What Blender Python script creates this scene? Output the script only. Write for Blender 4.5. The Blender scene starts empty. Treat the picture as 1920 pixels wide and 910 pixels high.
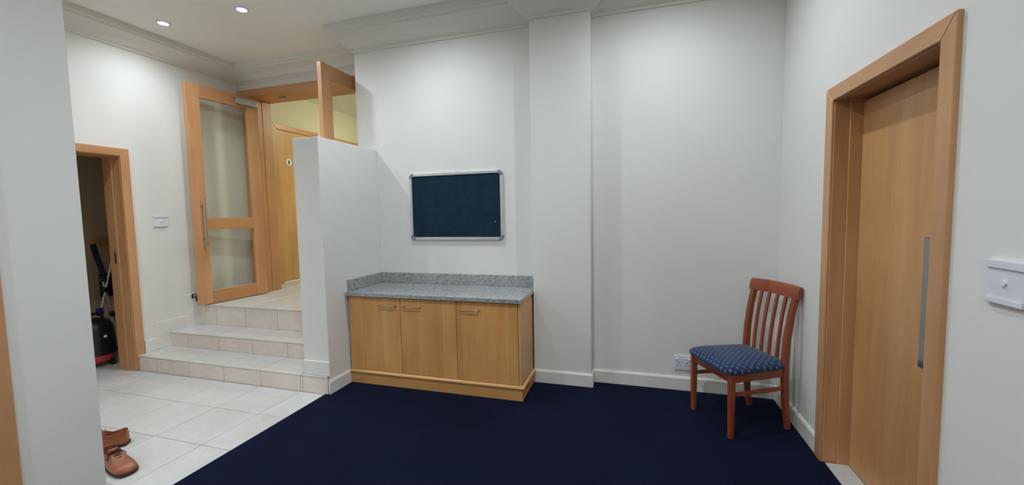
import bpy, bmesh, math, random
from mathutils import Matrix, Vector
random.seed(7)
SC = bpy.context.scene
COL = SC.collection
PI = math.pi

# ------------------------------------------------------------------ camera
F_PX, YAW, PITCH, ROLL, EYE = 762.668, math.radians(16.485), math.radians(4.019), math.radians(1.056), 1.42
fw = Vector((-math.sin(YAW)*math.cos(PITCH), math.cos(YAW)*math.cos(PITCH), -math.sin(PITCH)))
rt = Vector((math.cos(YAW), math.sin(YAW), 0))
dn = fw.cross(rt)
r2 = math.cos(ROLL)*rt + math.sin(ROLL)*dn
d2 = -math.sin(ROLL)*rt + math.cos(ROLL)*dn
cam = bpy.data.objects.new('camera', bpy.data.cameras.new('camera'))
COL.objects.link(cam)
cam.data.sensor_width = 36
cam.data.lens = F_PX/1920*36
cam.data.clip_start = 0.02
m = Matrix((r2, -d2, -fw)).transposed().to_4x4()
m.translation = (0, 0, EYE)
cam.matrix_world = m
SC.camera = cam
# ------------------------------------------------------------------ light settings
w = bpy.data.worlds.new('world'); SC.world = w; w.use_nodes = True
w.node_tree.nodes['Background'].inputs[0].default_value = (0.6, 0.65, 0.7, 1)
w.node_tree.nodes['Background'].inputs[1].default_value = 0.02
SC.view_settings.view_transform = 'Standard'
SC.view_settings.look = 'None'
SC.view_settings.gamma = 1
SC.view_settings.use_curve_mapping = False
SC.view_settings.exposure = 0.0
LAMP_W = 88          # watts of each ceiling downlight
LAMP_COL = (0.84, 0.935, 1.03)
LOBBY_STRENGTH = 110
LOBBY_COL = (1.0, 1.0, 0.76)
# room dimensions (metres)
XL, XR, YB, ZC = -4.5, 1.03, 3.385, 3.175
HX0, HX1, HY, HZ = -2.568, -2.325, 2.632, 2.045    # low partition
YD, ZL = 3.84, 0.51                               # wall with the double door, upper floor level
NX0, NX1, NY = -2.585, -2.345, 1.197                                        # end of the near wall
YF = -2.5

# ------------------------------------------------------------------ object helpers
WM = {}
def wm(o): return WM.get(o.name, Matrix.Identity(4)) if o else Matrix.Identity(4)
def link(o, parent, world):
    COL.objects.link(o)
    WM[o.name] = world
    o.parent = parent
    o.matrix_basis = wm(parent).inverted() @ world
    return o
def tag(o, label=None, cat=None, group=None, kind=None):
    if label: o['label'] = label
    if cat: o['category'] = cat
    if group: o['group'] = group
    if kind: o['kind'] = kind
    return o
def thing(name, label, cat, loc=(0, 0, 0), rz=0, group=None, kind=None):
    o = bpy.data.objects.new(name, None)
    o.empty_display_size = 0.05
    link(o, None, Matrix.Translation(loc) @ Matrix.Rotation(rz, 4, 'Z'))
    return tag(o, label, cat, group, kind)
def obj(name, bm, mat, parent=None, space=None, smooth=None):
    """finish a bmesh given in 'space' coordinates as one mesh object with its origin at its own base"""
    bmesh.ops.recalc_face_normals(bm, faces=bm.faces)
    vs = [v.co for v in bm.verts]
    o = Vector(((min(v.x for v in vs)+max(v.x for v in vs))/2, (min(v.y for v in vs)+max(v.y for v in vs))/2, min(v.z for v in vs)))
    bmesh.ops.translate(bm, verts=bm.verts, vec=-o)
    me = bpy.data.meshes.new(name)
    bm.to_mesh(me); bm.free()
    me.materials.append(mat)
    if smooth is not None:
        for p in me.polygons: p.use_smooth = True
        me.set_sharp_from_angle(angle=math.radians(smooth))
    ob = bpy.data.objects.new(name, me)
    S = space if space is not None else Matrix.Identity(4)
    return link(ob, parent, S @ Matrix.Translation(o))
def B(x0, x1, y0, y1, z0, z1, bev=0.0, bm=None, seg=1):
    bm = bm or bmesh.new()
    r = bmesh.ops.create_cube(bm, size=1)
    for v in r['verts']:
        v.co = Vector((x0+(v.co.x+.5)*(x1-x0), y0+(v.co.y+.5)*(y1-y0), z0+(v.co.z+.5)*(z1-z0)))
    if bev:
        es = list({e for v in r['verts'] for e in v.link_edges})
        bmesh.ops.bevel(bm, geom=es, offset=bev, segments=seg, affect='EDGES', profile=0.6)
    return bm
def prism(poly, axis, a0, a1, bm=None, bev=0):
    """poly = 2D points in the two other axes (in xyz order)"""
    bm = bm or bmesh.new()
    def P(p, a):
        return {'x': (a, p[0], p[1]), 'y': (p[0], a, p[1]), 'z': (p[0], p[1], a)}[axis]
    A = [bm.verts.new(P(p, a0)) for p in poly]; C = [bm.verts.new(P(p, a1)) for p in poly]
    n = len(poly); fs = [bm.faces.new(A), bm.faces.new(C[::-1])]
    for i in range(n): fs.append(bm.faces.new((A[i], A[(i+1) % n], C[(i+1) % n], C[i])))
    if bev:
        bmesh.ops.recalc_face_normals(bm, faces=bm.faces)
        bmesh.ops.bevel(bm, geom=list({e for f in fs for e in f.edges}), offset=bev, segments=1, affect='EDGES')
    return bm
def sweep(pts, prof, bm=None, ref=(0, 0, 1), scales=None, caps=True):
    """closed 2D profile carried along points; profile x = sideways, y = 'ref'-ish"""
    bm = bm or bmesh.new(); pts = [Vector(p) for p in pts]; rings = []
    for i, p in enumerate(pts):
        t = (pts[min(i+1, len(pts)-1)]-pts[max(i-1, 0)]).normalized()
        s = t.cross(Vector(ref)); s = s.normalized() if s.length > 1e-5 else Vector((1, 0, 0))
        u = s.cross(t); k = scales[i] if scales else 1
        rings.append([bm.verts.new(p+s*a*k+u*b*k) for a, b in prof])
    n = len(prof)
    for a, b in zip(rings, rings[1:]):
        for j in range(n): bm.faces.new((a[j], a[(j+1) % n], b[(j+1) % n], b[j]))
    if caps: bm.faces.new(rings[0][::-1]); bm.faces.new(rings[-1])
    return bm
def circ(r, n=12): return [(r*math.cos(2*PI*i/n), r*math.sin(2*PI*i/n)) for i in range(n)]
def rrect(w, h, r, n=3):
    out = []
    for cx, cy, a in ((w/2-r, h/2-r, 0), (-w/2+r, h/2-r, 90), (-w/2+r, -h/2+r, 180), (w/2-r, -h/2+r, 270)):
        for i in range(n+1):
            t = math.radians(a+90*i/n); out.append((cx+r*math.cos(t), cy+r*math.sin(t)))
    return out
def tube(pts, r, n=10, bm=None, ref=(0, 0, 1)): return sweep(pts, circ(r, n), bm, ref)
def lathe(prof, n=32, c=(0, 0, 0), bm=None):
    bm = bm or bmesh.new(); rings = []
    for r, z in prof:
        if r < 1e-6: rings.append([bm.verts.new((c[0], c[1], c[2]+z))])
        else: rings.append([bm.verts.new((c[0]+r*math.cos(2*PI*i/n), c[1]+r*math.sin(2*PI*i/n), c[2]+z)) for i in range(n)])
    for a, b in zip(rings, rings[1:]):
        for i in range(n):
            j = (i+1) % n
            if len(a) == 1 and len(b) == 1: continue
            if len(a) == 1: bm.faces.new((a[0], b[i], b[j]))
            elif len(b) == 1: bm.faces.new((a[i], a[j], b[0]))
            else: bm.faces.new((a[i], a[j], b[j], b[i]))
    return bm
def turn(bm, mat): bmesh.ops.transform(bm, matrix=mat, verts=bm.verts); return bm
def run(path, prof, bm=None, zfit=None):
    """open plan path, profile (distance into the room on the right-hand side, z): mitred moulding"""
    bm = bm or bmesh.new(); P = [Vector((p[0], p[1])) for p in path]; rings = []
    for i, p in enumerate(P):
        ds = []
        if i > 0: ds.append((P[i]-P[i-1]).normalized())
        if i < len(P)-1: ds.append((P[i+1]-P[i]).normalized())
        ns = [Vector((d.y, -d.x)) for d in ds]
        if len(ns) == 1: mv = ns[0]
        else:
            mv = ns[0]+ns[1]; mv = mv/(mv.dot(ns[0]))
        k = zfit[i] if zfit else 1
        rings.append([bm.verts.new((p.x+mv.x*d, p.y+mv.y*d, ZC-(ZC-z)*k if zfit else z)) for d, z in prof])
    n = len(prof)
    for a, b in zip(rings, rings[1:]):
        for j in range(n): bm.faces.new((a[j], a[(j+1) % n], b[(j+1) % n], b[j]))
    bm.faces.new(rings[0]); bm.faces.new(rings[-1][::-1])
    return bm

# ------------------------------------------------------------------ materials
class N:
    def __init__(s, name):
        s.m = bpy.data.materials.new(name); s.m.use_nodes = True; s.t = s.m.node_tree
        s.b = s.t.nodes['Principled BSDF']; s.out = s.t.nodes['Material Output']
    def n(s, typ, **kw):
        q = s.t.nodes.new(typ)
        for k, v in kw.items():
            if k in q.inputs: s.set(q.inputs[k], v)
            else: setattr(q, k, v)
        return q
    def set(s, inp, v):
        if isinstance(v, bpy.types.NodeSocket): s.t.links.new(v, inp)
        elif isinstance(v, bpy.types.Node): s.t.links.new(v.outputs[0], inp)
        else: inp.default_value = v
    def p(s, **kw):
        for k, v in kw.items(): s.set(s.b.inputs[k.replace('_', ' ')], v)
        return s
    def math(s, op, a, b=None, c=None):
        q = s.n('ShaderNodeMath', operation=op); s.set(q.inputs[0], a)
        if b is not None: s.set(q.inputs[1], b)
        if c is not None: s.set(q.inputs[2], c)
        return q.outputs[0]
    def coord(s, scale=(1, 1, 1), kind='Object'):
        tc = s.n('ShaderNodeTexCoord'); mp = s.n('ShaderNodeMapping'); s.t.links.new(tc.outputs[kind], mp.inputs[0])
        mp.inputs['Scale'].default_value = scale
        return mp.outputs[0]
    def noise(s, vec, scale, detail=3, rough=.5, dist=0):
        q = s.n('ShaderNodeTexNoise'); s.set(q.inputs['Vector'], vec); q.inputs['Scale'].default_value = scale
        q.inputs['Detail'].default_value = detail; q.inputs['Roughness'].default_value = rough; q.inputs['Distortion'].default_value = dist
        return q.outputs[0]
    def ramp(s, fac, stops):
        q = s.n('ShaderNodeValToRGB'); s.set(q.inputs[0], fac); e = q.color_ramp.elements
        while len(e) < len(stops): e.new(0.5)
        for k, (pos, c) in enumerate(stops): e[k].position = pos; e[k].color = (*c, 1) if len(c) == 3 else c
        return q.outputs[0]
    def mix(s, fac, a, b, mode='MIX'):
        q = s.n('ShaderNodeMixRGB', blend_type=mode)
        for i, v in enumerate((fac, a, b)):
            s.set(q.inputs[i], (*v, 1) if isinstance(v, tuple) and len(v) == 3 else v)
        return q.outputs[0]
    def bump(s, h, st, dist=0.002):
        q = s.n('ShaderNodeBump'); s.set(q.inputs['Height'], h); q.inputs['Strength'].default_value = st; q.inputs['Distance'].default_value = dist
        s.t.links.new(q.outputs[0], s.b.inputs['Normal']); return s
def srgb(r, g, b):
    f = lambda c: (c/255/12.92 if c/255 <= .04045 else ((c/255+.055)/1.055)**2.4)
    return (f(r), f(g), f(b))
def flat(name, c, rough=.5, metal=0, bump=0, bscale=200):
    q = N(name); v = q.coord()
    f = q.noise(v, 9, 3)
    col = q.mix(1.0, (*c, 1), q.ramp(f, [(.3, (.94,)*3), (.7, (1.04,)*3)]), 'MULTIPLY')
    q.p(Base_Color=col, Roughness=rough, Metallic=metal)
    if bump: q.bump(q.noise(v, bscale, 2), bump)
    return q.m
def plaster(name, c):
    q = N(name); v = q.coord(kind='Object')
    col = q.mix(1.0, (*c, 1), q.ramp(q.noise(v, 1.3, 4, .6), [(.3, (.965,)*3), (.7, (1.02,)*3)]), 'MULTIPLY')
    q.p(Base_Color=col, Roughness=.62); q.b.inputs['Specular IOR Level'].default_value = .25
    q.bump(q.noise(v, 160, 3), .06, .001); return q.m
def wood(name, c1, c2, axis='z', rough=.38, bands=None, fig=1.0):
    q = N(name)
    oi = q.n('ShaderNodeObjectInfo')
    tc = q.n('ShaderNodeTexCoord'); ad = q.n('ShaderNodeVectorMath', operation='ADD')
    sc = q.n('ShaderNodeVectorMath', operation='SCALE'); cb = q.n('ShaderNodeCombineXYZ')
    q.t.links.new(oi.outputs['Random'], cb.inputs[0]); q.t.links.new(oi.outputs['Random'], cb.inputs[1]); q.t.links.new(oi.outputs['Random'], cb.inputs[2])
    q.t.links.new(cb.outputs[0], sc.inputs[0]); sc.inputs['Scale'].default_value = 37
    q.t.links.new(tc.outputs['Object'], ad.inputs[0]); q.t.links.new(sc.outputs[0], ad.inputs[1])
    def mp(s):
        k = q.n('ShaderNodeMapping'); q.t.links.new(ad.outputs[0], k.inputs[0]); k.inputs['Scale'].default_value = s; return k.outputs[0]
    a = 'xyz'.index(axis)
    s1 = [8, 8, 8]; s1[a] = .9
    s2 = [140, 140, 140]; s2[a] = 4
    g = q.noise(mp(s1), 1, 4, .55, .6*fig); f = q.noise(mp(s2), 1, 3, .6)
    cloud = q.noise(mp((2.2, 2.2, 2.2)), 1, 2)
    col = q.ramp(g, [(.3, c1), (.7, c2)])
    col = q.mix(.35, col, q.mix(1.0, col, q.ramp(f, [(.25, (.86,)*3), (.65, (1.04,)*3)]), 'MULTIPLY'))
    col = q.mix(1.0, col, q.ramp(cloud, [(.3, (.9,)*3), (.7, (1.06,)*3)]), 'MULTIPLY')
    if bands:
        sx = q.n('ShaderNodeSeparateXYZ'); q.t.links.new(tc.outputs['Object'], sx.inputs[0])
        fl = q.math('FLOOR', q.math('ADD', q.math('DIVIDE', sx.outputs[bands[0]], bands[1]), q.math('MULTIPLY', oi.outputs['Random'], 19.0)))
        wn = q.n('ShaderNodeTexWhiteNoise', noise_dimensions='1D'); q.set(wn.inputs['W'], fl)
        col = q.mix(1.0, col, q.ramp(wn.outputs[0], [(0, (.9, .89, .87)), (1, (1.08, 1.08, 1.08))]), 'MULTIPLY')
    q.p(Base_Color=col, Roughness=rough)
    q.bump(f, .05, .001); return q.m

M = {}
M['wall'] = plaster('wall_paint', srgb(230, 228, 221))
M['partition'] = plaster('partition_paint', srgb(230, 228, 221))
M['ceil'] = plaster('ceiling_paint', srgb(243, 241, 235))
M['cornice'] = plaster('cornice_paint', srgb(228, 225, 217))
M['skirt'] = flat('skirting_gloss_paint', srgb(230, 228, 219), .38)
M['lobby_wall'] = plaster('lobby_cream_paint', srgb(220, 216, 190))
M['closet_wall'] = plaster('storeroom_paint', srgb(208, 188, 160))
M['beech_z'] = wood('beech_upright_grain', srgb(192, 138, 93), srgb(209, 158, 112), 'z')
M['beech_x'] = wood('beech_cross_grain', srgb(188, 132, 86), srgb(206, 152, 104), 'x')
M['beech_y'] = wood('beech_long_grain', srgb(192, 138, 93), srgb(209, 158, 112), 'y')
M['door'] = wood('door_veneer', srgb(192, 138, 86), srgb(208, 158, 104), 'z', .4, fig=1.6)
M['lobby_door'] = wood('lobby_door_veneer', srgb(198, 152, 96), srgb(214, 170, 112), 'z', .4)
M['cab'] = wood('cabinet_veneer', srgb(212, 152, 88), srgb(228, 172, 106), 'z', .33, bands=(0, .19), fig=1.4)
M['cab_side'] = wood('cabinet_side_veneer', srgb(208, 152, 94), srgb(222, 170, 110), 'z', .33)
M['cab_x'] = wood('cabinet_plinth_veneer', srgb(208, 148, 86), srgb(222, 166, 102), 'x', .4)
M['cab_bead'] = wood('cabinet_bead_wood', srgb(206, 154, 94), srgb(222, 174, 114), 'x', .35)
M['cherry'] = wood('chair_cherry_wood', srgb(134, 62, 36), srgb(160, 80, 48), 'z', .32)
M['steel'] = flat('brushed_steel', (.55, .54, .52), .17, 1)
M['polished'] = flat('polished_steel', (.42, .41, .40), .1, 1)
M['bronze'] = flat('warm_satin_metal', (.50, .38, .27), .3, 1)
M['alu'] = flat('anodised_aluminium', (.72, .73, .74), .38, .85)
M['grey_plastic'] = flat('grey_corner_plastic', srgb(128, 134, 140), .45)
M['white_plastic'] = flat('white_plastic', srgb(226, 226, 232), .3)
M['knob_plastic'] = flat('white_rocker_plastic', srgb(240, 240, 242), .25)
M['dark'] = flat('dark_void_plastic', (.006, .006, .007), .5)
M['black'] = flat('black_plastic', (.012, .012, .014), .38)
M['closer'] = flat('grey_enamel', srgb(168, 172, 168), .4, .3)
M['red'] = flat('red_plastic', srgb(196, 62, 74), .5)
M['blue_cloth'] = flat('dark_blue_cloth', srgb(22, 30, 56), .9, 0, .2, 300)
M['purple'] = flat('violet_plastic', srgb(60, 44, 130), .5)
M['gap_light'] = flat('painted_gap_light', srgb(240, 236, 210), .4)  # pale colour standing for light that leaks under the lobby doors
M['paper'] = flat('white_sign_enamel', srgb(236, 236, 222), .4)
M['ink'] = flat('black_sign_ink', (.01, .01, .01), .5)
M['grout'] = flat('tile_grout', srgb(172, 163, 152), .9)
# tiles
def tilemat(name, base, stain, amt):
    q = N(name); oi = q.n('ShaderNodeObjectInfo')
    tc = q.n('ShaderNodeTexCoord'); ad = q.n('ShaderNodeVectorMath', operation='ADD'); cb = q.n('ShaderNodeCombineXYZ')
    r = q.math('MULTIPLY', oi.outputs['Random'], 50.0)
    for i in range(3): q.t.links.new(r, cb.inputs[i])
    q.t.links.new(tc.outputs['Object'], ad.inputs[0]); q.t.links.new(cb.outputs[0], ad.inputs[1])
    v = ad.outputs[0]
    vein = q.noise(v, 4, 6, .65, 1.6); cl = q.noise(v, 2.5, 3)
    col = q.mix(q.ramp(vein, [(.42, (0, 0, 0)), (.52, (amt,)*3), (.62, (0, 0, 0))]), (*base, 1), (*stain, 1))
    col = q.mix(1.0, col, q.ramp(cl, [(.3, (.95, .945, .94)), (.7, (1.02,)*3)]), 'MULTIPLY')
    k = q.math('MULTIPLY_ADD', oi.outputs['Random'], .05, .965)
    hs = q.n('ShaderNodeHueSaturation'); q.set(hs.inputs['Value'], k); q.set(hs.inputs['Color'], col)
    q.p(Base_Color=hs.outputs[0], Roughness=q.ramp(cl, [(.2, (.24,)*3), (.8, (.4,)*3)])); return q.m
M['tile'] = tilemat('pale_floor_tile', srgb(204, 203, 200), srgb(190, 183, 174), .3)
M['riser'] = tilemat('riser_tile', srgb(232, 221, 210), srgb(210, 194, 180), .28)
# carpet
q = N('navy_carpet_pile'); v = q.coord()
n1 = q.noise(v, 420, 2); n2 = q.noise(v, 2.2, 4, .6); n3 = q.noise(v, 90, 3)
c = q.ramp(n1, [(.3, (.0012, .0021, .0095)), (.7, (.0036, .006, .025))])
c = q.mix(1.0, c, q.ramp(n2, [(.3, (.72,)*3), (.7, (1.4,)*3)]), 'MULTIPLY')
q.p(Base_Color=c, Roughness=.95); q.b.inputs['Specular IOR Level'].default_value = .1
q.b.inputs['Sheen Weight'].default_value = .04; q.b.inputs['Sheen Roughness'].default_value = .5; q.b.inputs['Sheen Tint'].default_value = (.3, .4, .9, 1)
q.bump(q.math('ADD', n1, n3), .7, .004); M['carpet'] = q.m
# granite
q = N('grey_granite'); v = q.coord()
a = q.noise(v, 150, 4, .75); b = q.noise(v, 45, 4, .7); vo = q.n('ShaderNodeTexVoronoi', Scale=120.0); q.set(vo.inputs['Vector'], v)
c = q.ramp(a, [(.3, srgb(76, 77, 77)), (.44, srgb(142, 143, 141)), (.6, srgb(180, 182, 180)), (.78, srgb(216, 217, 214))])
c = q.mix(.4, c, q.ramp(b, [(.35, srgb(122, 123, 121)), (.65, srgb(198, 200, 198))]))
c = q.mix(q.ramp(vo.outputs['Color'], [(.12, (.85,)*3), (.2, (0, 0, 0))]), c, (*srgb(58, 58, 60), 1))
q.p(Base_Color=c, Roughness=.16); M['granite'] = q.m
# felt
q = N('dark_teal_felt'); v = q.coord()
c = q.ramp(q.noise(v, 220, 3, .7), [(.3, srgb(22, 38, 52)), (.7, srgb(38, 60, 74))])
c = q.mix(1.0, c, q.ramp(q.noise(v, 7, 4, .7), [(.35, (.85,)*3), (.7, (1.2,)*3)]), 'MULTIPLY')
q.p(Base_Color=c, Roughness=.95); q.b.inputs['Specular IOR Level'].default_value = .1; q.bump(q.noise(v, 500, 2), .4); M['felt'] = q.m
# seat fabric: staggered pale flecks on blue
q = N('blue_flecked_fabric'); tc = q.n('ShaderNodeTexCoord'); sx = q.n('ShaderNodeSeparateXYZ'); q.t.links.new(tc.outputs['Object'], sx.inputs[0])
v = tc.outputs['Object']
row = q.math('DIVIDE', sx.outputs[1], .0235); rf = q.math('FLOOR', row)
off = q.math('MULTIPLY', q.math('MODULO', q.math('ABSOLUTE', rf), 2.0), .5)
u = q.math('FRACT', q.math('ADD', q.math('DIVIDE', sx.outputs[0], .034), off)); ww = q.math('FRACT', row)
du = q.math('ABSOLUTE', q.math('SUBTRACT', u, .5)); dv = q.math('ABSOLUTE', q.math('SUBTRACT', ww, .5))
msk = q.math('MULTIPLY', q.math('LESS_THAN', du, .19), q.math('LESS_THAN', dv, .23))
weave = q.noise(v, 380, 2)
base = q.ramp(weave, [(.3, srgb(12, 32, 68)), (.7, srgb(22, 52, 94))])
fleck = q.ramp(weave, [(.3, srgb(58, 82, 112)), (.7, srgb(104, 126, 148))])
q.p(Base_Color=q.mix(msk, base, fleck), Roughness=.85); q.b.inputs['Sheen Weight'].default_value = .15; q.bump(weave, .35, .001); M['fabric'] = q.m
# leather
q = N('tan_leather'); v = q.coord()
c = q.ramp(q.noise(v, 14, 4, .6), [(.3, srgb(118, 62, 34)), (.7, srgb(164, 96, 58))])
q.p(Base_Color=c, Roughness=.42); q.bump(q.noise(v, 120, 3), .18, .001); M['leather'] = q.m
M['lining'] = flat('dark_shoe_lining', srgb(52, 26, 16), .8)
M['lace'] = flat('brown_lace', srgb(58, 24, 20), .8)
M['sole'] = flat('dark_brown_sole', srgb(46, 28, 20), .6)
# glass (thin pane: clear transmission and Fresnel reflection)
q = N('clear_pane'); q.t.nodes.remove(q.b)
tr = q.n('ShaderNodeBsdfTransparent'); tr.inputs[0].default_value = (.975, .99, .965, 1)
gl = q.n('ShaderNodeBsdfGlossy'); gl.inputs['Roughness'].default_value = .02
gm = q.n('ShaderNodeNewGeometry'); fr = q.n('ShaderNodeFresnel'); q.set(fr.inputs[0], q.math('MULTIPLY_ADD', gm.outputs['Backfacing'], 1/1.45-1.45, 1.45)); mx = q.n('ShaderNodeMixShader')
q.t.links.new(fr.outputs[0], mx.inputs[0]); q.t.links.new(tr.outputs[0], mx.inputs[1]); q.t.links.new(gl.outputs[0], mx.inputs[2]); q.t.links.new(mx.outputs[0], q.out.inputs[0])
M['glass'] = q.m
def emit(name, c, s):
    q = N(name); q.p(Base_Color=(*c, 1)); q.b.inputs['Emission Color'].default_value = (*c, 1); q.b.inputs['Emission Strength'].default_value = s; return q.m
M['lens'] = emit('lit_downlight_lens', (.92, .97, 1.0), 14)
M['lobby_lens'] = emit('lit_lobby_diffuser', LOBBY_COL, LOBBY_STRENGTH)

# ------------------------------------------------------------------ room shell
def struct(name, bm, mat, label, cat, parent=None, smooth=None):
    return tag(obj(name, bm, mat, parent, smooth=smooth), label, cat, kind='structure')
T = .22
# left wall with the storeroom opening
CY0, CY1, CZ = 1.79, 2.605, 2.02
bm = B(XL-T, XL, YF, CY0, 0, ZC); B(XL-T, XL, CY1, YD+.3, 0, ZC, bm=bm); B(XL-T, XL, CY0, CY1, CZ, ZC, bm=bm)
struct('wall_left', bm, M['wall'], 'off-white side wall with the storeroom doorway and stepped skirting', 'wall')
# back wall and its pilaster
bm = B(-2.525, XR+.25, YB, YB+.2, 0, ZC); B(-2.525, -2.3, YB+.2, YD+.3, 0, ZC, bm=bm)
struct('wall_back', bm, M['wall'], 'off-white wall behind the cabinet and noticeboard', 'wall')
struct('wall_pilaster', B(-.79, -.315, 3.265, YB, 0, ZC, .004), M['wall'], 'shallow off-white pilaster right of the granite-topped cabinet', 'pilaster')
# right wall with the sliding door opening
DY0, DY1, DZ = 1.80, 2.585, 1.985
bm = B(XR, XR+.25, YF, DY0, 0, ZC); B(XR, XR+.25, DY1, YB, 0, ZC, bm=bm); B(XR, XR+.25, DY0, DY1, DZ, ZC, bm=bm)
B(XR+.2, XR+.25, DY0, DY1, 0, DZ, bm=bm)
struct('wall_right', bm, M['wall'], 'off-white wall around the wide wooden door at right', 'wall')
# low partition
part_w = struct('wall_partition', B(HX0, HX1, HY, YB, 0, HZ, .006, seg=2), M['partition'], 'free-ended white partition wall between the steps and the cabinet', 'wall')
# near wall with its own doorway
NO0, NO1 = .02, .87
bm = B(NX0, NX1, NO1, NY, 0, ZC); B(NX0, NX1, YF, NO0, 0, ZC, bm=bm); B(NX0, NX1, NO0, NO1, 2.0, ZC, bm=bm)
struct('wall_near', bm, M['wall'], 'near white wall end at the left edge, beside the shoes', 'wall')
# wall behind the camera
struct('wall_front', B(XL-T, XR+.25, YF-.15, YF, 0, ZC), M['wall'], 'plain wall behind the viewer', 'wall')
# wall with the double door
bm = B(XL, -2.525, YD, YD+.3, 2.93, ZC)
struct('wall_upper', bm, M['wall'], 'strip of white wall above the double-door frame', 'wall')
# ceilings
struct('ceiling', B(XL-T, XR+.25, YF-.15, YD+.3, ZC, ZC+.1), M['ceil'], 'white ceiling with recessed downlights', 'ceiling')
# lobby beyond the doors
LX, LY = -4.7, 7.4
bm = B(LX-.15, LX, YD+.3, LY, ZL, ZC)
struct('wall_lobby_left', bm, M['lobby_wall'], 'cream wall of the lobby with wooden doors', 'wall')
bm = B(LX-.15, -1.0, LY, LY+.15, ZL, ZC)
struct('wall_lobby_back', bm, M['lobby_wall'], 'far cream wall of the lobby', 'wall')
bm = B(-2.3, -1.0, YD+.15, YD+.3, ZL, ZC); B(-1.0, -.85, YD+.15, LY, ZL, ZC, bm=bm)
struct('wall_lobby_right', bm, M['lobby_wall'], 'cream lobby wall hidden behind the room', 'wall')
struct('ceiling_lobby', B(LX-.15, -.85, YD+.3, LY+.15, ZC, ZC+.1), M['ceil'], 'pale ceiling of the lobby', 'ceiling')
# storeroom shell
SX, SY0, SY1 = -5.8, 1.5, 3.35
bm = B(SX-.1, SX, SY0-.1, SY1+.1, 0, 2.6); B(SX, XL-T, SY0-.1, SY0, 0, 2.6, bm=bm); B(SX, XL-T, SY1, SY1+.1, 0, 2.6, bm=bm); B(SX-.1, XL-T, SY0-.1, SY1+.1, 2.6, 2.7, bm=bm)
struct('wall_storeroom', bm, M['closet_wall'], 'dim brownish walls inside the storeroom', 'wall')
# floors
CE = -2.36            # carpet edge
fl = struct('floor', B(SX-.1, CE, YF-.15, YD, -.12, -.004), M['grout'], 'pale tiled floor left of the carpet', 'floor')
struct('floor_storeroom', B(SX, XL-.001, SY0, SY1, -.003, 0), M['tile'], 'tiled floor inside the storeroom', 'floor')
carpet = obj('carpet', B(CE, XR+.001, YF, YB, -.12, .004), M['carpet'])
tag(carpet, 'dark navy fitted carpet covering the room floor', 'carpet', kind='structure')
tile_cache = {}
def tile(parent, x0, x1, y0, y1, z, th=.010, mat='tile', g=.0022):
    w, d = round(x1-x0, 4), round(y1-y0, 4); key = (w, d, th, mat)
    o = Vector(((x0+x1)/2, (y0+y1)/2, z-th))
    if key not in tile_cache:
        ob = obj('tile', B(x0+g, x1-g, y0+g, y1-g, z-th, z, .0015), M[mat], parent); tile_cache[key] = ob.data; return ob
    return link(bpy.data.objects.new('tile', tile_cache[key]), parent, Matrix.Translation(o))
TS = .4138
xs = [CE, -2.605]+[-2.605-TS*k for k in range(1, 5)]+[XL]
ys = [2.625, 2.222, 1.81]+[1.81-.4125*k for k in range(1, 10)]
for xa, xb in zip(xs, xs[1:]):
    for ya, yb in zip(ys, ys[1:]):
        tile(fl, xb, xa, yb, ya, 0)
# upper floor and landing
fu = struct('floor_upper', B(LX-.15, -.85, 3.22, LY+.15, ZL-.13, ZL-.004), M['grout'], 'pale tiled landing and lobby floor at the top of the steps', 'floor')
lx = [-2.605+TS] + [-2.605-TS*k for k in range(0, 5)]
yy = [3.215]+[3.215+.4138*k for k in range(1, 8)]
for ya, yb in zip(yy, yy[1:]):
    for xa, xb in zip([HX0, -2.605]+[-2.605-TS*k for k in range(1, 5)], [-2.605]+[-2.605-TS*k for k in range(1, 5)]+[XL if ya < 3.9 else LX]):
        if ya < 3.2+.6 or True: tile(fu, xb, xa, ya, yb, ZL)
# ------------------------------------------------------------------ steps
st = thing('tiled_steps', 'three cream tiled steps climbing from the tiled floor to the glass doors', 'steps', (-3.5, 2.9, 0))
S1, S2, S3 = 2.614, 2.905, 3.205
Z1, Z2 = .148, .295
bm = B(XL, HX0, S1+.012, 3.22, 0, Z1-.011); B(XL, HX0, S2+.012, 3.22, Z1-.011, Z2-.011, bm=bm); B(XL, HX0, S3+.012, 3.24, Z2-.011, ZL-.011, bm=bm)
obj('core', bm, M['grout'], st)
jx = [XL, -4.26, -3.846, -3.432, -3.018, -2.604]
def riser(x0, x1, y, z0, z1, par=st): obj('riser_tile', B(x0+.0018, x1-.0018, y, y+.012, z0+.001, z1-.012, .001), M['riser'], par)
def tread(x0, x1, y0, y1, z, par=st):
    p = [(y0-.007, z-.0105), (y0-.0085, z-.005), (y0-.0045, z), (y1, z), (y1, z-.011), (y0+.002, z-.0125)]
    obj('tread_tile', prism(p, 'x', x0+.0016, x1-.0016), M['tile'], par)
for k, (y, y2, z0, z1) in enumerate(((S1, S2+.012, 0, Z1), (S2, S3+.012, Z1, Z2), (S3, 3.215, Z2, ZL))):
    for xa, xb in zip(jx, jx[1:]+[HX0]):
        if xb-xa < .03: xa, xb = xa, HX0
        if xa >= -2.61:
            if k == 0: riser(xa+.024, HX1-.006, y, z0, z1, part_w); tread(xa+.024, HX1-.004, y, HY-.001, z1, part_w); riser(xa, xa+.024, y, z0, z1); tread(xa, xa+.024, y, y2, z1)
            else: riser(xa, HX0, y, z0, z1); tread(xa, HX0, y, y2, z1)
        else: riser(xa, xb, y, z0, z1); tread(xa, xb, y, y2 if k < 2 else 3.216, z1)
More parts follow.
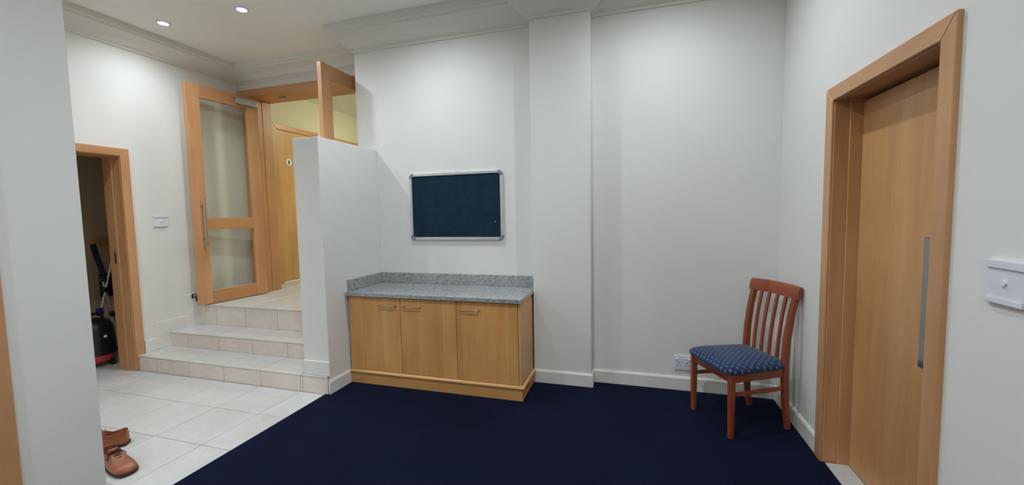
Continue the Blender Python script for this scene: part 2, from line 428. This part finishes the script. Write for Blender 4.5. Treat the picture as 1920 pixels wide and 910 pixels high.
# ------------------------------------------------------------------ mouldings
cz = 2.958
prof = [(0, cz), (.012, cz), (.014, cz+.02), (.035, cz+.028), (.055, cz+.05), (.085, cz+.085), (.125, cz+.112), (.16, cz+.128), (.165, cz+.15), (.185, cz+.155), (.185, ZC), (0, ZC)]
path = [(XL, YF), (XL, YD), (-2.525, YD), (-2.525, YB), (-.79, YB), (-.79, 3.265), (-.315, 3.265), (-.315, YB), (XR, YB), (XR, YF)]
struct('trim_1', run(path, prof, zfit=[.79, .79, .79]+[1]*7), M['cornice'], 'white plaster cornice running round the ceiling', 'cornice', smooth=40)
def base_prof(h=.11, t=.015): return [(0, 0), (t, 0), (t, h-.012), (t-.006, h), (0, h)]
def sk(name, path, label, z=0, h=.11, t=.015):
    return struct(name, run(path, [(d, zz+z) for d, zz in base_prof(h, t)]), M['skirt'], label, 'skirting')
sk('baseboard_back', [(-.315, YB), (XR, YB)], 'white skirting along the back wall behind the chair')
sk('baseboard_pilaster', [(-.788, 3.265), (-.315, 3.265), (-.315, YB-.014)], 'white skirting wrapped round the pilaster foot')
sk('baseboard_right', [(XR, YB-.014), (XR, DY1+.072)], 'white skirting between the corner and the wooden door')
sk('baseboard_right_near', [(XR, DY0-.078), (XR, YF)], 'white skirting past the wooden door')
sk('baseboard_partition', [(HX1, HY-.016), (HX1, 2.878)], 'short white skirting on the partition side beside the cabinet')
struct('baseboard_partition_end', B(HX0+.004, HX1+.012, HY-.014, HY, Z1, Z1+.118, .003), M['skirt'], 'white skirting block on the end of the partition, above the lowest riser', 'skirting')
for nm, (y0, y1, z0, z1), lb in (('baseboard_left', (2.675, 2.778, Z1, .265), 'lowest short length of stepped skirting next to the storeroom door frame'),
                            ('baseboard_left_middle', (2.778, 3.058, Z1, .418), 'middle length of stepped skirting beside the second step'),
                            ('baseboard_left_upper', (3.058, YD-.02, Z1, .632), 'highest length of stepped skirting behind the open glass door')):
    struct(nm, B(XL, XL+.013, y0, y1, z0, z1, .003), M['skirt'], lb, 'skirting')

# ------------------------------------------------------------------ door frames
def casing_x(root, xa, xb, y0, y1, zt, wdt, z0=0, m_up='beech_z', m_x='beech_y', bev=.003):
    """three mitred casing boards on a wall that faces along x"""
    obj('casing', prism([(y0-wdt, z0), (y0, z0), (y0, zt), (y0-wdt, zt+wdt)], 'x', xa, xb, bev=bev), M[m_up], root)
    obj('casing', prism([(y1, z0), (y1+wdt, z0), (y1+wdt, zt+wdt), (y1, zt)], 'x', xa, xb, bev=bev), M[m_up], root)
    obj('head_casing', prism([(y0-wdt, zt+wdt), (y0, zt), (y1, zt), (y1+wdt, zt+wdt)], 'x', xa, xb, bev=bev), M[m_x], root)
# right-hand door
fr = thing('trim_2', 'deep beech frame round the wide wooden door at right', 'door frame', (XR, 2.19, 0), kind='structure')
casing_x(fr, XR-.018, XR+.004, DY0, DY1, DZ, .073)
for y0, y1 in ((DY1-.004, DY1+.02), (DY0-.02, DY0)):
    obj('jamb', B(XR-.006, XR+.062, y0, y1, 0, DZ, .002), M['beech_z'], fr)
    obj('jamb', B(XR+.0605, XR+.2, y0 - (.010 if y1 > 2 else 0), y1, 0, DZ, .002), M['beech_z'], fr)
obj('head_jamb', B(XR+.004, XR+.2, DY0, DY1, DZ-.002, DZ+.02, .001), M['beech_y'], fr)
d1 = thing('door_1', 'flush wooden sliding door with a long square metal pull, at right', 'door', (XR+.135, 2.19, 0), kind='structure')
obj('panel', B(XR+.115, XR+.155, DY0-.01, DY1-.015, .006, DZ-.02, .002), M['door'], d1)
h = obj('pull_handle', B(XR+.064, XR+.090, 1.934, 1.976, .782, 1.30, .002), M['polished'], d1)
for z in (.85, 1.23): obj('standoff', tube([(XR+.088, 1.955, z), (XR+.117, 1.955, z)], .009, 12), M['steel'], h, smooth=40)
struct('trim_3', B(XR+.004, XR+.114, DY0+.01, DY1-.015, 0, .008, .002), M['tile'], 'pale stone threshold under the wooden door at right', 'threshold')
# storeroom frame
fr = thing('trim_4', 'beech frame of the open storeroom doorway', 'door frame', (XL, 2.2, 0), kind='structure')
casing_x(fr, XL-.004, XL+.018, CY0, CY1-.008, CZ-.006, .070)
for y0, y1 in ((CY1-.012, CY1+.02), (CY0-.02, CY0+.012)):
    j = obj('jamb', B(XL-.085, XL+.004, y0, y1, 0, CZ-.006, .002), M['beech_z'], fr)
    obj('door_stop', B(XL-.11, XL-.087, y0-.014 if y1 > 2 else y0, y1 if y1 > 2 else y1+.014, 0, CZ-.006, .002), M['beech_z'], fr)
    obj('jamb', B(XL-T-.01, XL-.112, y0, y1, 0, CZ-.006, .002), M['beech_z'], fr)
obj('head_jamb', B(XL-T-.01, XL+.004, CY0, CY1-.012, CZ-.012, CZ+.01, .002), M['beech_y'], fr)
s = obj('strike_plate', B(XL-.165, XL-.135, CY1-.0145, CY1-.011, 1.02, 1.135, .001), M['bronze'], fr)
obj('latch_hole', B(XL-.156, XL-.143, CY1-.0155, CY1-.0140, 1.085, 1.115), M['dark'], s); obj('latch_hole', B(XL-.156, XL-.143, CY1-.0155, CY1-.0140, 1.035, 1.07), M['dark'], s)
# near-left doorway
fr = thing('trim_5', 'beech door frame at the extreme left edge on the near wall', 'door frame', (NX1, .45, 0), kind='structure')
casing_x(fr, NX1-.004, NX1+.018, NO0+.01, NO1-.008, 1.99, .070)
for y0, y1 in ((NO1-.012, NO1+.02), (NO0-.02, NO0+.012)): obj('jamb', B(NX0-.004, NX1+.004, y0, y1, 0, 1.99, .002), M['beech_z'], fr)
obj('head_jamb', B(NX0-.004, NX1+.004, NO0+.012, NO1-.012, 1.985, 2.01, .002), M['beech_y'], fr)
d = tag(obj('door_2', B(NX0+.02, NX0+.06, NO0+.014, NO1-.014, .008, 1.982, .002), M['door']), 'closed wooden door within the near-left frame', 'door', kind='structure')
# double door frame
fr = thing('trim_6', 'deep beech frame with thick head board around the double glass doors', 'door frame', (-3.5, YD, ZL), kind='structure')
obj('head_board', B(XL, -2.525, YD-.022, YD+.05, 2.85, 2.932, .003), M['beech_x'], fr)
obj('head_stop', B(XL, -2.525, YD+.052, YD+.31, 2.852, 2.93, .003), M['beech_x'], fr)
obj('jamb', B(XL, -4.335, YD+.03, YD+.16, ZL, 2.85, .003), M['beech_z'], fr)
obj('jamb', B(XL, -4.335, YD+.165, YD+.30, ZL, 2.85, .003), M['beech_z'], fr)
obj('jamb', B(-2.68, -2.525, YD+.03, YD+.30, ZL, 2.85, .003), M['beech_z'], fr)
for x in (-3.98, -2.78): obj('hold_open_bracket', B(x-.05, x+.05, YD+.12, YD+.14, 2.835, 2.851, .002), M['closer'], fr)

def leaf(name, hinge, ang, width, label, side):
    """glazed leaf: local x from hinge to free edge, local +y towards the room"""
    r = thing(name, label, 'door', (*hinge, ZL+.012), ang, kind='structure'); S = wm(r)
    H, t, sw = 2.298, .022, .13
    P = lambda n, bm, mt, par=r, **k: obj(n, bm, M[mt], par, S, **k)
    P('stile', B(0, sw, -t, t, 0, H, .002), 'beech_z'); P('stile', B(width-sw, width, -t, t, 0, H, .002), 'beech_z')
    P('top_rail', B(sw, width-sw, -t, t, H-.13, H, .002), 'beech_x')
    P('middle_rail', B(sw, width-sw, -t, t, .79, .915, .002), 'beech_x')
    P('bottom_rail', B(sw, width-sw, -t, t, 0, .135, .002), 'beech_x')
    P('pane', B(sw-.008, width-sw+.008, -.003, .003, .905, H-.122), 'glass'); P('pane', B(sw-.008, width-sw+.008, -.003, .003, .127, .80), 'glass')
    for sy in (1, -1):
        y = sy*(t+.05); x = width-.075
        h = P('pull_handle', tube([(x, y, .615), (x, y, 1.125)], .0125, 14, ref=(0, 1, 0)), 'steel', smooth=40)
        for z in (.70, 1.04): P('standoff', tube([(x, sy*t, z), (x, y, z)], .007, 10), 'bronze', h, smooth=40)
    c = P('door_closer', B(.03, .27, t, t+.048, H-.105, H-.045, .006, seg=2), 'closer')
    P('closer_arm', B(.04, .30, t+.012, t+.03, H-.043, H-.034, .002), 'closer', c)
    return r
hl = (-4.272, 3.868); fe = (-4.358, 3.11); dl = math.hypot(fe[0]-hl[0], fe[1]-hl[1])
leaf('door_3', hl, math.atan2(fe[1]-hl[1], fe[0]-hl[0]), dl, 'open glazed beech door with two panes and long steel pull, against the left wall', 1)
leaf('door_4', (-2.702, 3.868), -PI/2, .75, 'open glazed beech door standing behind the partition, only its top visible', 1)
# door holder on the left wall
ds = thing('door_stop', 'small black door catch fixed to the skirting by the top step', 'door stop', (XL+.013, 3.155, .585))
obj('plate', B(XL+.013, XL+.019, 3.128, 3.180, .590, .632, .001), M['black'], ds)
obj('magnet', B(XL+.018, XL+.028, 3.142, 3.170, .600, .622, .002), M['alu'], ds)
obj('strap', B(XL+.013, XL+.018, 3.172, 3.184, .548, .592, .001), M['black'], ds)

# lobby doors
def lobby_door(n, y0, y1, sign, lb, tr):
    f = thing(tr, 'beech frame around ' + lb, 'door frame', (LX, (y0+y1)/2, ZL), kind='structure')
    casing_x(f, LX-.002, LX+.02, y0, y1, 2.648, .072, ZL, 'lobby_door', 'beech_y')
    d = thing(n, lb, 'door', (LX, (y0+y1)/2, ZL), kind='structure')
    obj('panel', B(LX+.001, LX+.012, y0+.004, y1-.004, ZL+.022, 2.642, .002), M['lobby_door'], d)
    obj('gap_light_strip', B(LX+.001, LX+.008, y0+.004, y1-.004, ZL, ZL+.02), M['gap_light'], d)  # light leaking through the gap under the door, painted as a pale strip
    z = 1.37
    h = obj('lever_handle', tube([(LX+.06, y1-.08, z), (LX+.06, y1-.2, z)], .009, 10), M['steel'], d, smooth=40)
    obj('rose', tube([(LX+.012, y1-.08, z), (LX+.062, y1-.08, z)], .012, 12), M['steel'], h, smooth=40)
    return d
lobby_door('door_5', 4.535, 5.235, True, 'lobby wooden door bearing a round pictogram sign', 'trim_7')
lobby_door('door_6', 5.62, 6.32, False, 'farther lobby wooden door seen only over the partition', 'trim_8')
sg = thing('toilet_sign', 'small round white sign with a black standing figure on the lobby door', 'sign', (LX+.012, 4.725, 2.165))
cy, czs, x0 = 4.722, 2.212, LX+.0125
obj('disc', tube([(x0, cy, czs), (x0+.004, cy, czs)], .05, 28), M['paper'], sg)
bm = tube([(x0+.004, cy, czs+.025), (x0+.0055, cy, czs+.025)], .0075, 14)
prism([(cy-.014, czs+.016), (cy+.014, czs+.016), (cy+.016, czs-.006), (cy+.010, czs-.006), (cy+.008, czs-.034), (cy+.001, czs-.034), (cy, czs-.012), (cy-.001, czs-.034), (cy-.008, czs-.034), (cy-.010, czs-.006), (cy-.016, czs-.006)], 'x', x0+.004, x0+.0055, bm)
obj('figure', bm, M['ink'], sg)

# ------------------------------------------------------------------ downlights
def downlight(x, y, label, k=1.0, group='recessed ceiling downlights'):
    r = thing('downlight', label, 'downlight', (x, y, ZC), group=group)
    obj('trim_ring', lathe([(.055, 0), (.055, -.002), (.050, -.007), (.040, -.007), (.036, -.003), (.036, 0)], 32, (x, y, ZC)), M['white_plastic'], r, smooth=40)
    obj('lens', lathe([(0, -.004), (.030, -.0035), (.036, -.0025), (.036, -.0005), (0, -.0005)], 28, (x, y, ZC)), M['lens'], r, smooth=40)
    l = bpy.data.lights.new('downlight_lamp', 'SPOT'); l.energy = LAMP_W*k; l.color = LAMP_COL
    l.spot_size = math.radians(168); l.spot_blend = 1.0; l.shadow_soft_size = .035
    link(bpy.data.objects.new('lamp', l), r, Matrix.Translation((x, y, ZC-.02)))
for x, y, lb in ((-4.01, 2.73, 'lit ceiling downlight nearest the left wall'), (-3.145, 2.765, 'lit ceiling downlight above the steps, right of the other visible one'),
                 (-1.62, 2.62, 'ceiling downlight above the cabinet'), (.21, 2.60, 'ceiling downlight above the chair corner'),
                 (-3.5, .9, 'added unseen downlight over the near tiled floor'), (-.6, .9, 'added unseen downlight over the middle of the carpet'),  # from here on, out-of-view lamps added to brighten the walls
                 (-3.5, -1.2, 'added unseen downlight at the rear of the tiled floor'), (-1.4, -1.2, 'added unseen downlight at the rear of the carpet'),
                 (.21, -1.2, 'added unseen downlight at the rear right of the carpet')):
    downlight(x, y, lb, (.38 if x < -3.5 else .68) if y > 2 else (1.3 if x > -2 and y > 0 else 1.0))   # the row beside the walls is dimmer
lb = thing('lobby_light', 'round glowing ceiling light in the lobby beyond the doors', 'ceiling light', (-3.2, 5.7, ZC))
obj('base', lathe([(0, 0), (.17, 0), (.17, -.03), (.16, -.03), (0, -.03)], 32, (-3.2, 5.7, ZC)), M['white_plastic'], lb)
obj('diffuser', lathe([(.165, -.031), (.16, -.06), (.12, -.085), (.06, -.095), (0, -.097)], 32, (-3.2, 5.7, ZC)), M['lobby_lens'], lb, smooth=60)

# ------------------------------------------------------------------ cabinet
CX0, CX1 = -2.309, -.798
cb = thing('base_cabinet', 'low wooden three-door cabinet with moulded plinth below the noticeboard', 'cabinet', (-1.56, 3.1, 0))
FY = 2.878
bm = B(CX0, CX1-.019, FY+.021, YB-.004, .105, .752)
obj('carcass', bm, M['cab_side'], cb)
obj('side_panel', B(CX1-.018, CX1, FY+.002, 3.262, .105, .752, .001), M['cab_side'], cb)
obj('plinth', prism([(CX0, FY-.004), (CX1+.008, FY-.004), (CX1+.008, 3.246), (CX1-.02, 3.246), (CX1-.02, FY+.02), (CX0, FY+.02)], 'z', .004, .092), M['cab_x'], cb)
bp = [(0, .092), (.012, .092), (.019, .098), (.0205, .106), (.017, .115), (.008, .121), (0, .121)]
obj('bead_moulding', run([(CX0, FY+.002), (CX1+.004, FY+.002), (CX1+.004, 3.244)], bp), M['cab_bead'], cb, smooth=50)
for xa, xb, hx in ((CX0+.002, -1.817, -1.93), (-1.813, -1.320, -1.706), (-1.316, CX1-.021, -1.202)):
    d = obj('door', B(xa, xb, FY, FY+.019, .124, .748, .0012), M['cab'], cb)
    z = .686
    pts = [(hx-.075, FY, z), (hx-.075, FY-.022, z), (hx-.070, FY-.028, z), (hx-.06, FY-.030, z), (hx+.06, FY-.030, z), (hx+.070, FY-.028, z), (hx+.075, FY-.022, z), (hx+.075, FY, z)]
    obj('handle', tube(pts, .0052, 8), M['bronze'], d, smooth=50)
wt = thing('granite_worktop', 'speckled grey granite worktop with upstand on the wooden cabinet', 'worktop', (-1.56, 3.1, .757))
obj('slab', B(-2.313, -.786, 2.846, YB-.001, .757, .788, .003, seg=2), M['granite'], wt)
obj('upstand', B(-2.304, -.791, YB-.021, YB-.001, .7885, .885, .002), M['granite'], wt)
obj('upstand', B(HX1+.001, -2.305, 2.885, YB-.001, .7885, .885, .002), M['granite'], wt)
obj('upstand', B(-.809, -.791, 3.262, YB-.022, .7885, .885, .002), M['granite'], wt)

# ------------------------------------------------------------------ noticeboard
nx0, nx1, nz0, nz1 = -1.975, -1.070, 1.195, 1.803
nb = thing('noticeboard', 'dark teal felt noticeboard in an aluminium frame on the back wall', 'noticeboard', (-1.52, YB, nz0))
obj('felt_panel', B(nx0+.012, nx1-.012, YB-.014, YB-.001, nz0+.012, nz1-.012), M['felt'], nb)
cw, cl = .026, .042
fp = lambda a: None
obj('frame_rail', B(nx0+cl, nx1-cl, YB-.022, YB-.001, nz1-cw, nz1, .004, seg=2), M['alu'], nb)
obj('frame_rail', B(nx0+cl, nx1-cl, YB-.022, YB-.001, nz0, nz0+cw, .004, seg=2), M['alu'], nb)
obj('frame_rail', B(nx0, nx0+cw, YB-.022, YB-.001, nz0+cl, nz1-cl, .004, seg=2), M['alu'], nb)
obj('frame_rail', B(nx1-cw, nx1, YB-.022, YB-.001, nz0+cl, nz1-cl, .004, seg=2), M['alu'], nb)
for cx, sx in ((nx0, 1), (nx1, -1)):
    for cc, sz in ((nz0, 1), (nz1, -1)):
        R = cl; poly = [(cx+sx*(R-R*math.cos(t)), cc+sz*(R-R*math.sin(t))) for t in [PI/2*i/6 for i in range(7)]]
        poly += [(cx+sx*R, cc+sz*cw), (cx+sx*(R-.004), cc+sz*(cw+.002)), (cx+sx*(cw+.002), cc+sz*(R-.004)), (cx+sx*cw, cc+sz*R)]
        obj('corner_cap', prism(poly, 'y', YB-.025, YB-.001), M['grey_plastic'], nb)
obj('pin', lathe([(0, .006), (.0035, .004), (.0045, 0), (0, 0)], 10), M['knob_plastic'], nb, Matrix.Translation((-1.149, YB-.014, 1.355)) @ Matrix.Rotation(PI/2, 4, 'X'))

# ------------------------------------------------------------------ switches and socket
def switch(name, face, sgn, yc, zc, w, h, label):
    r = thing(name, label, 'light switch', (face, yc, zc-h/2)); S = None
    def bx(a, b, *k, **q):
        p, s2 = (face+sgn*a, face+sgn*b); return B(min(p, s2), max(p, s2), *k, **q)
    pl = obj('cover_plate', bx(0, .009, yc-w/2, yc+w/2, zc-h/2, zc+h/2, .004, seg=2), M['white_plastic'], r)
    obj('top_band', bx(.009, .014, yc-w/2+.001, yc+w/2-.001, zc+h/2-.026, zc+h/2-.001, .003, seg=2), M['white_plastic'], pl)
    obj('bottom_band', bx(.009, .013, yc-w/2+.001, yc+w/2-.001, zc-h/2+.001, zc-h/2+.020, .003, seg=2), M['white_plastic'], pl)
    k = tube([(face+sgn*.008, yc, zc), (face+sgn*.013, yc, zc), (face+sgn*.0165, yc-.002, zc)], .0075, 16)
    obj('toggle', k, M['knob_plastic'], r, smooth=40)
switch('light_switch', XR, -1, 1.500, 1.197, .125, .13, 'white wall switch at the right edge past the wooden door')
switch('light_switch', XL, 1, 2.895, 1.415, .135, .118, 'white wall switch between the storeroom and the open glass door')
sk_ = thing('wall_socket', 'white double socket outlet low on the wall behind the chair', 'socket', (.387, YB, .165))
sx0, sx1, sz0, sz1 = .323, .453, .166, .280
pl = obj('cover_plate', B(sx0, sx1, YB-.010, YB, sz0, sz1, .003, seg=2), M['white_plastic'], sk_)
obj('inset_panel', B(sx0+.008, sx1-.008, YB-.0115, YB-.009, sz0+.014, sz1-.016, .001), M['white_plastic'], pl)
for cxk in (sx0+.020, sx1-.020): obj('rocker', B(cxk-.008, cxk+.008, YB-.0165, YB-.011, sz1-.034, sz1-.020, .002), M['knob_plastic'], sk_)
for cxk in (sx0+.034, sx1-.034):
    for dx, dz, rr in ((0, .058, .0042), (-.013, .036, .0036), (.013, .036, .0036)):
        obj('pin_hole', tube([(cxk+dx, YB-.0122, sz0+dz), (cxk+dx, YB-.0108, sz0+dz)], rr, 10), M['dark'], sk_)

# ------------------------------------------------------------------ chair
th = math.atan2(-.901, .433)
ch = thing('dining_chair', 'reddish wooden slat-back chair with a blue flecked seat, in the corner', 'chair', (.507, 2.891, .004), th)
S = wm(ch); P = lambda n, bm, mt, par=ch, **k: obj(n, bm, M[mt], par, S, **k)
def backy(z):
    k = [(0, .425), (.15, .406), (.30, .395), (.45, .392), (.60, .402), (.75, .426), (.92, .468)]
    for (a, b), (c2, d2_) in zip(k, k[1:]):
        if a <= z <= c2:
            t = (z-a)/(c2-a); return b+(d2_-b)*t
    return k[-1][1]
fwd, bwd = .192, .168
for s in (-1, 1):
    bm = sweep([(s*fwd, 0, 0), (s*fwd, 0, .2), (s*fwd, 0, .405)], rrect(.036, .036, .005), ref=(0, 1, 0), scales=[.78, .92, 1.0])
    P('leg', bm, 'cherry', smooth=35)
    zs = [0, .08, .15, .22, .30, .38, .45, .52, .60, .68, .75, .82, .87]
    bm = sweep([(s*(bwd+.006*max(0, z-.4)/.5), backy(z), z) for z in zs], rrect(.034, .040, .007), ref=(0, 1, 0), scales=[.8, .88, .93, .97, 1, 1, 1, 1, .98, .96, .94, .92, .9])
    P('leg', bm, 'cherry', smooth=35)
    # side apron and stretcher
    def bar(p0, p1, w, h):
        return sweep([p0, p1], rrect(w, h, .004, 2), ref=(0, 0, 1))
    P('apron', bar((s*(fwd-.002), .012, .378), (s*(bwd-.002), .385, .378), .020, .058), 'cherry', smooth=35)
    P('stretcher', bar((s*(fwd-.003), .012, .272), (s*(bwd-.002), .392, .272), .016, .026), 'cherry', smooth=35)
P('apron', bar((-fwd+.01, 0, .378), (fwd-.01, 0, .378), .020, .058), 'cherry', smooth=35)
P('apron', bar((-bwd+.01, .392, .382), (bwd-.01, .392, .382), .022, .07), 'cherry', smooth=35)
for i in range(4):
    x = -.168+.336*(i+1)/5
    zs = [.40, .48, .56, .64, .72, .80, .865]
    P('slat', sweep([(x*(1+.02*(z-.4)), backy(z)+.004*math.sin((z-.4)*PI/.46), z) for z in zs], rrect(.021, .016, .004, 2), ref=(0, 1, 0)), 'cherry', smooth=35)
# crest rail: gently bowed, thick rounded
pts = []
for i in range(13):
    t = -1+2*i/12; pts.append((t*.203, .458+.018*(1-t*t)*.8, .884+.006*(1-t*t)))
cr = [(-.017, -.036), (-.004, -.042), (.010, -.038), (.017, -.015), (.019, .012), (.012, .033), (0, .042), (-.012, .040), (-.019, .024), (-.020, -.01)]
cr = [(a - .22*b*0 , b) for a, b in cr]
bm = bmesh.new(); rings = []
for (x, y, z) in pts:
    rings.append([bm.verts.new((x, y+a+.20*b, z+b)) for a, b in cr])
for a, b in zip(rings, rings[1:]):
    for j in range(len(cr)): bm.faces.new((a[j], a[(j+1) % len(cr)], b[(j+1) % len(cr)], b[j]))
bm.faces.new(rings[0]); e2 = bm.faces.new(rings[-1][::-1])
P('crest_rail', bm, 'cherry', smooth=50)
# seat pad: trapezoid with rounded outline and domed top
bm = bmesh.new(); NR, NA = 9, 56
def outline(a, k):
    c_, s_ = math.cos(a), math.sin(a); e = 2/6.5
    px = math.copysign(abs(c_)**e, c_); py = math.copysign(abs(s_)**e, s_)
    y = .180+py*.232*k; hw = .230-.036*(py*.5+.5)
    return px*hw*k, y
def ring(k, z): return [bm.verts.new((*outline(2*PI*i/NA, k), z)) for i in range(NA)]
rs = [ring(.92, .405), ring(.97, .407), ring(.995, .414), ring(1.0, .423), ring(.99, .433), ring(.96, .443), ring(.90, .453), ring(.8, .462), ring(.65, .470), ring(.45, .476), ring(.2, .479)]
for a, b in zip(rs, rs[1:]):
    for i in range(NA): bm.faces.new((a[i], a[(i+1) % NA], b[(i+1) % NA], b[i]))
bm.faces.new(rs[0]); bm.faces.new(rs[-1])
P('seat', bm, 'fabric', smooth=60)

# ------------------------------------------------------------------ shoes
def shoe(loc, rz, label):
    r = thing('leather_shoe', label, 'shoe', loc, rz, 'pair of tan shoes on the tiled floor'); S = wm(r)
    P = lambda n, bm, mt, par=r, **k: obj(n, bm, M[mt], par, S, **k)
    L = .295
    # t, half width, centre offset, top z, opening depth (0 = closed)
    st_ = [(0.0, .022, 0, .092, 0), (.025, .029, 0, .098, 1), (.08, .034, 0, .098, 1), (.18, .035, 0, .088, 1), (.28, .035, .001, .084, 1), (.36, .037, .002, .092, 1), (.42, .039, .003, .098, .35),
           (.48, .042, .004, .094, 0), (.56, .046, .005, .082, 0), (.64, .049, .006, .069, 0), (.74, .0505, .006, .060, 0), (.84, .048, .004, .055, 0), (.92, .041, .002, .048, 0), (.97, .030, 0, .039, 0), (1.0, .012, -.001, .026, 0)]
    NJ = 21; bm = bmesh.new(); rings = []
    for t, w, o, h, op in st_:
        R = []
        for j in range(NJ):
            u = -1+2*j/(NJ-1); a = abs(u)
            ang = (1-a)*PI/2
            x = math.copysign(w*(math.cos(ang)**.55), u); z = .016+(h-.016)*(math.sin(ang)**.62)
            x *= 1+.05*math.sin(min(1, z/.05)*PI)
            if op:
                lim = .5
                if a < lim:      # dip down into the opening
                    kk = a/lim; rimang = (1-lim)*PI/2
                    xr = w*(math.cos(rimang)**.55); zr = .016+(h-.016)*1.0
                    x = math.copysign(xr*min(1, kk*1.05)*.93, u); zz = .026+(zr-.026)*max(0, (kk-.72)/.28)**1.0
                    z = z*(1-op)+zz*op if op < 1 else zz
                else:
                    kk = (a-lim)/(1-lim); z = .016+(h-.016)*(1-kk**1.7)
                    x = math.copysign(w*(.80+.20*kk**.6), u)
            R.append(bm.verts.new((t*L, x+o, z)))
        rings.append(R)
    for a, b in zip(rings, rings[1:]):
        for j in range(NJ-1): bm.faces.new((a[j], a[j+1], b[j+1], b[j]))
    bm.faces.new(rings[0]); bm.faces.new(rings[-1][::-1])
    up = P('upper', bm, 'leather', smooth=70)
    # sole and heel
    def outl(g): 
        left = [(t*L+(g if t > .9 else (-g if t < .03 else 0)), o+w*1.04+g) for t, w, o, h, op in st_]; right = [(t*L+(g if t > .9 else (-g if t < .03 else 0)), o-w*1.04-g) for t, w, o, h, op in st_][::-1]
        return left+right
    P('sole', prism(outl(.004), 'z', .0075, .018), 'sole')
    hp = [p for p in outl(.003) if p[0] < .085]
    hp = sorted([p for p in hp if p[1] >= 0]) + sorted([p for p in hp if p[1] < 0], reverse=True)
    P('heel', prism(hp, 'z', 0, .0078), 'sole')
    # facing seam, tongue and laces
    P('tongue', sweep([(.115, .003, .083), (.125, .003, .100), (.112, .003, .112)], rrect(.042, .004, .0018, 2), ref=(1, 0, 0)), 'leather')
    for i, x in enumerate((.132, .147, .162, .177)):
        z = .1005-.0036*i-(.004*i*i*.45); w = .017
        P('lace', tube([(x-.004, .003-w, z-.006), (x-.001, .003-.008, z+.001), (x+.002, .003+.008, z+.001), (x+.004, .003+w, z-.006)], .003, 6), 'lace')
    for s in (-1, 1):
        P('lace', tube([(.130, .003, .103), (.126, .003+s*.014, .108), (.136, .003+s*.026, .104), (.142, .003+s*.018, .101), (.133, .003+s*.002, .103)], .0026, 6), 'lace')
        P('lace', tube([(.130, .003, .103), (.140, .003+s*.02, .099), (.150, .003+s*.036, .088), (.153, .003+s*.044, .072)], .0026, 6), 'lace')
    return r
a1 = math.radians(-8)
tx, ty = -2.690, 1.478
shoe((tx-.295*math.cos(a1), ty-.295*math.sin(a1), 0), a1, 'tan leather lace-up shoe with its toe showing past the near wall')
a2 = math.radians(216)
shoe((-3.085, 1.70, 0), a2, 'tan leather shoe with only heel and opening showing, behind the other shoe')

# ------------------------------------------------------------------ storeroom contents
vx, vy = -5.10, 2.60
vc = thing('vacuum_cleaner', 'black drum vacuum cleaner with red base standing in the storeroom', 'vacuum cleaner', (vx, vy, 0))
obj('tub', lathe([(0, .042), (.13, .042), (.155, .055), (.165, .085), (.168, .118), (0, .118)], 40, (vx, vy, 0)), M['red'], vc, smooth=40)
obj('drum', lathe([(.172, .118), (.176, .13), (.170, .2), (.160, .34), (.150, .40), (.128, .44), (.08, .46), (0, .465)], 40, (vx, vy, 0)), M['black'], vc, smooth=40)
obj('carry_handle', tube([(vx, vy-.09, .45), (vx, vy-.085, .49), (vx, vy-.05, .51), (vx, vy+.05, .51), (vx, vy+.085, .49), (vx, vy+.09, .45)], .012, 10), M['black'], vc, smooth=40)
obj('power_button', lathe([(0, .006), (.012, .004), (.014, 0), (0, 0)], 14), M['knob_plastic'], vc, Matrix.Translation((vx+.163, vy+.015, .30)) @ Matrix.Rotation(PI/2, 4, 'Y'))
for k in range(4):
    a = PI/4*.5+PI/2*k; x, y = vx+.165*math.cos(a), vy+.165*math.sin(a)
    c = obj('castor', tube([(x, y-.009, .024), (x, y+.009, .024)], .024, 16), M['black'], vc, smooth=40)
    obj('castor_fork', B(x-.012, x+.012, y-.013, y+.013, .036, .075, .003), M['black'], c)
px = -5.36
ft = thing('folding_trolley', 'folded trolley of crossed silver tubes with dark blue cloth behind the vacuum cleaner', 'trolley', (px, 2.87, 0))
obj('tube', tube([(px, 2.853, .83), (px, 2.98, 0.012)], .011, 10), M['alu'], ft, smooth=40)
obj('tube', tube([(px+.03, 2.955, 1.09), (px+.03, 2.80, .46), (px+.03, 2.69, .012)], .011, 10), M['alu'], ft, smooth=40)
obj('handle_grip', tube([(px, 2.803, 1.185), (px, 2.825, 1.06), (px, 2.868, .87)], .024, 10), M['blue_cloth'], ft, smooth=40)
for y, z in ((2.855, .815), (2.861, .70), (2.915, .43)): obj('joint', B(px-.02, px+.045, y-.022, y+.022, z-.028, z+.028, .008), M['black'], ft)
obj('cloth', B(px-.03, px-.012, 2.84, 3.05, .62, .87, .006, seg=2), M['blue_cloth'], ft)
obj('clip', B(px+.01, px+.05, 2.77, 2.82, .44, .52, .006), M['purple'], ft)
wr = thing('coat_rail', 'short wooden rail fixed high on the storeroom wall', 'rail', (SX, 3.13, 1.15))
obj('board', B(SX, SX+.022, 3.06, 3.32, 1.145, 1.232, .003), M['beech_y'], wr)
for y in (3.12, 3.2, 3.28): obj('peg', tube([(SX+.02, y, 1.185), (SX+.075, y, 1.20)], .009, 10), M['beech_y'], wr, smooth=40)
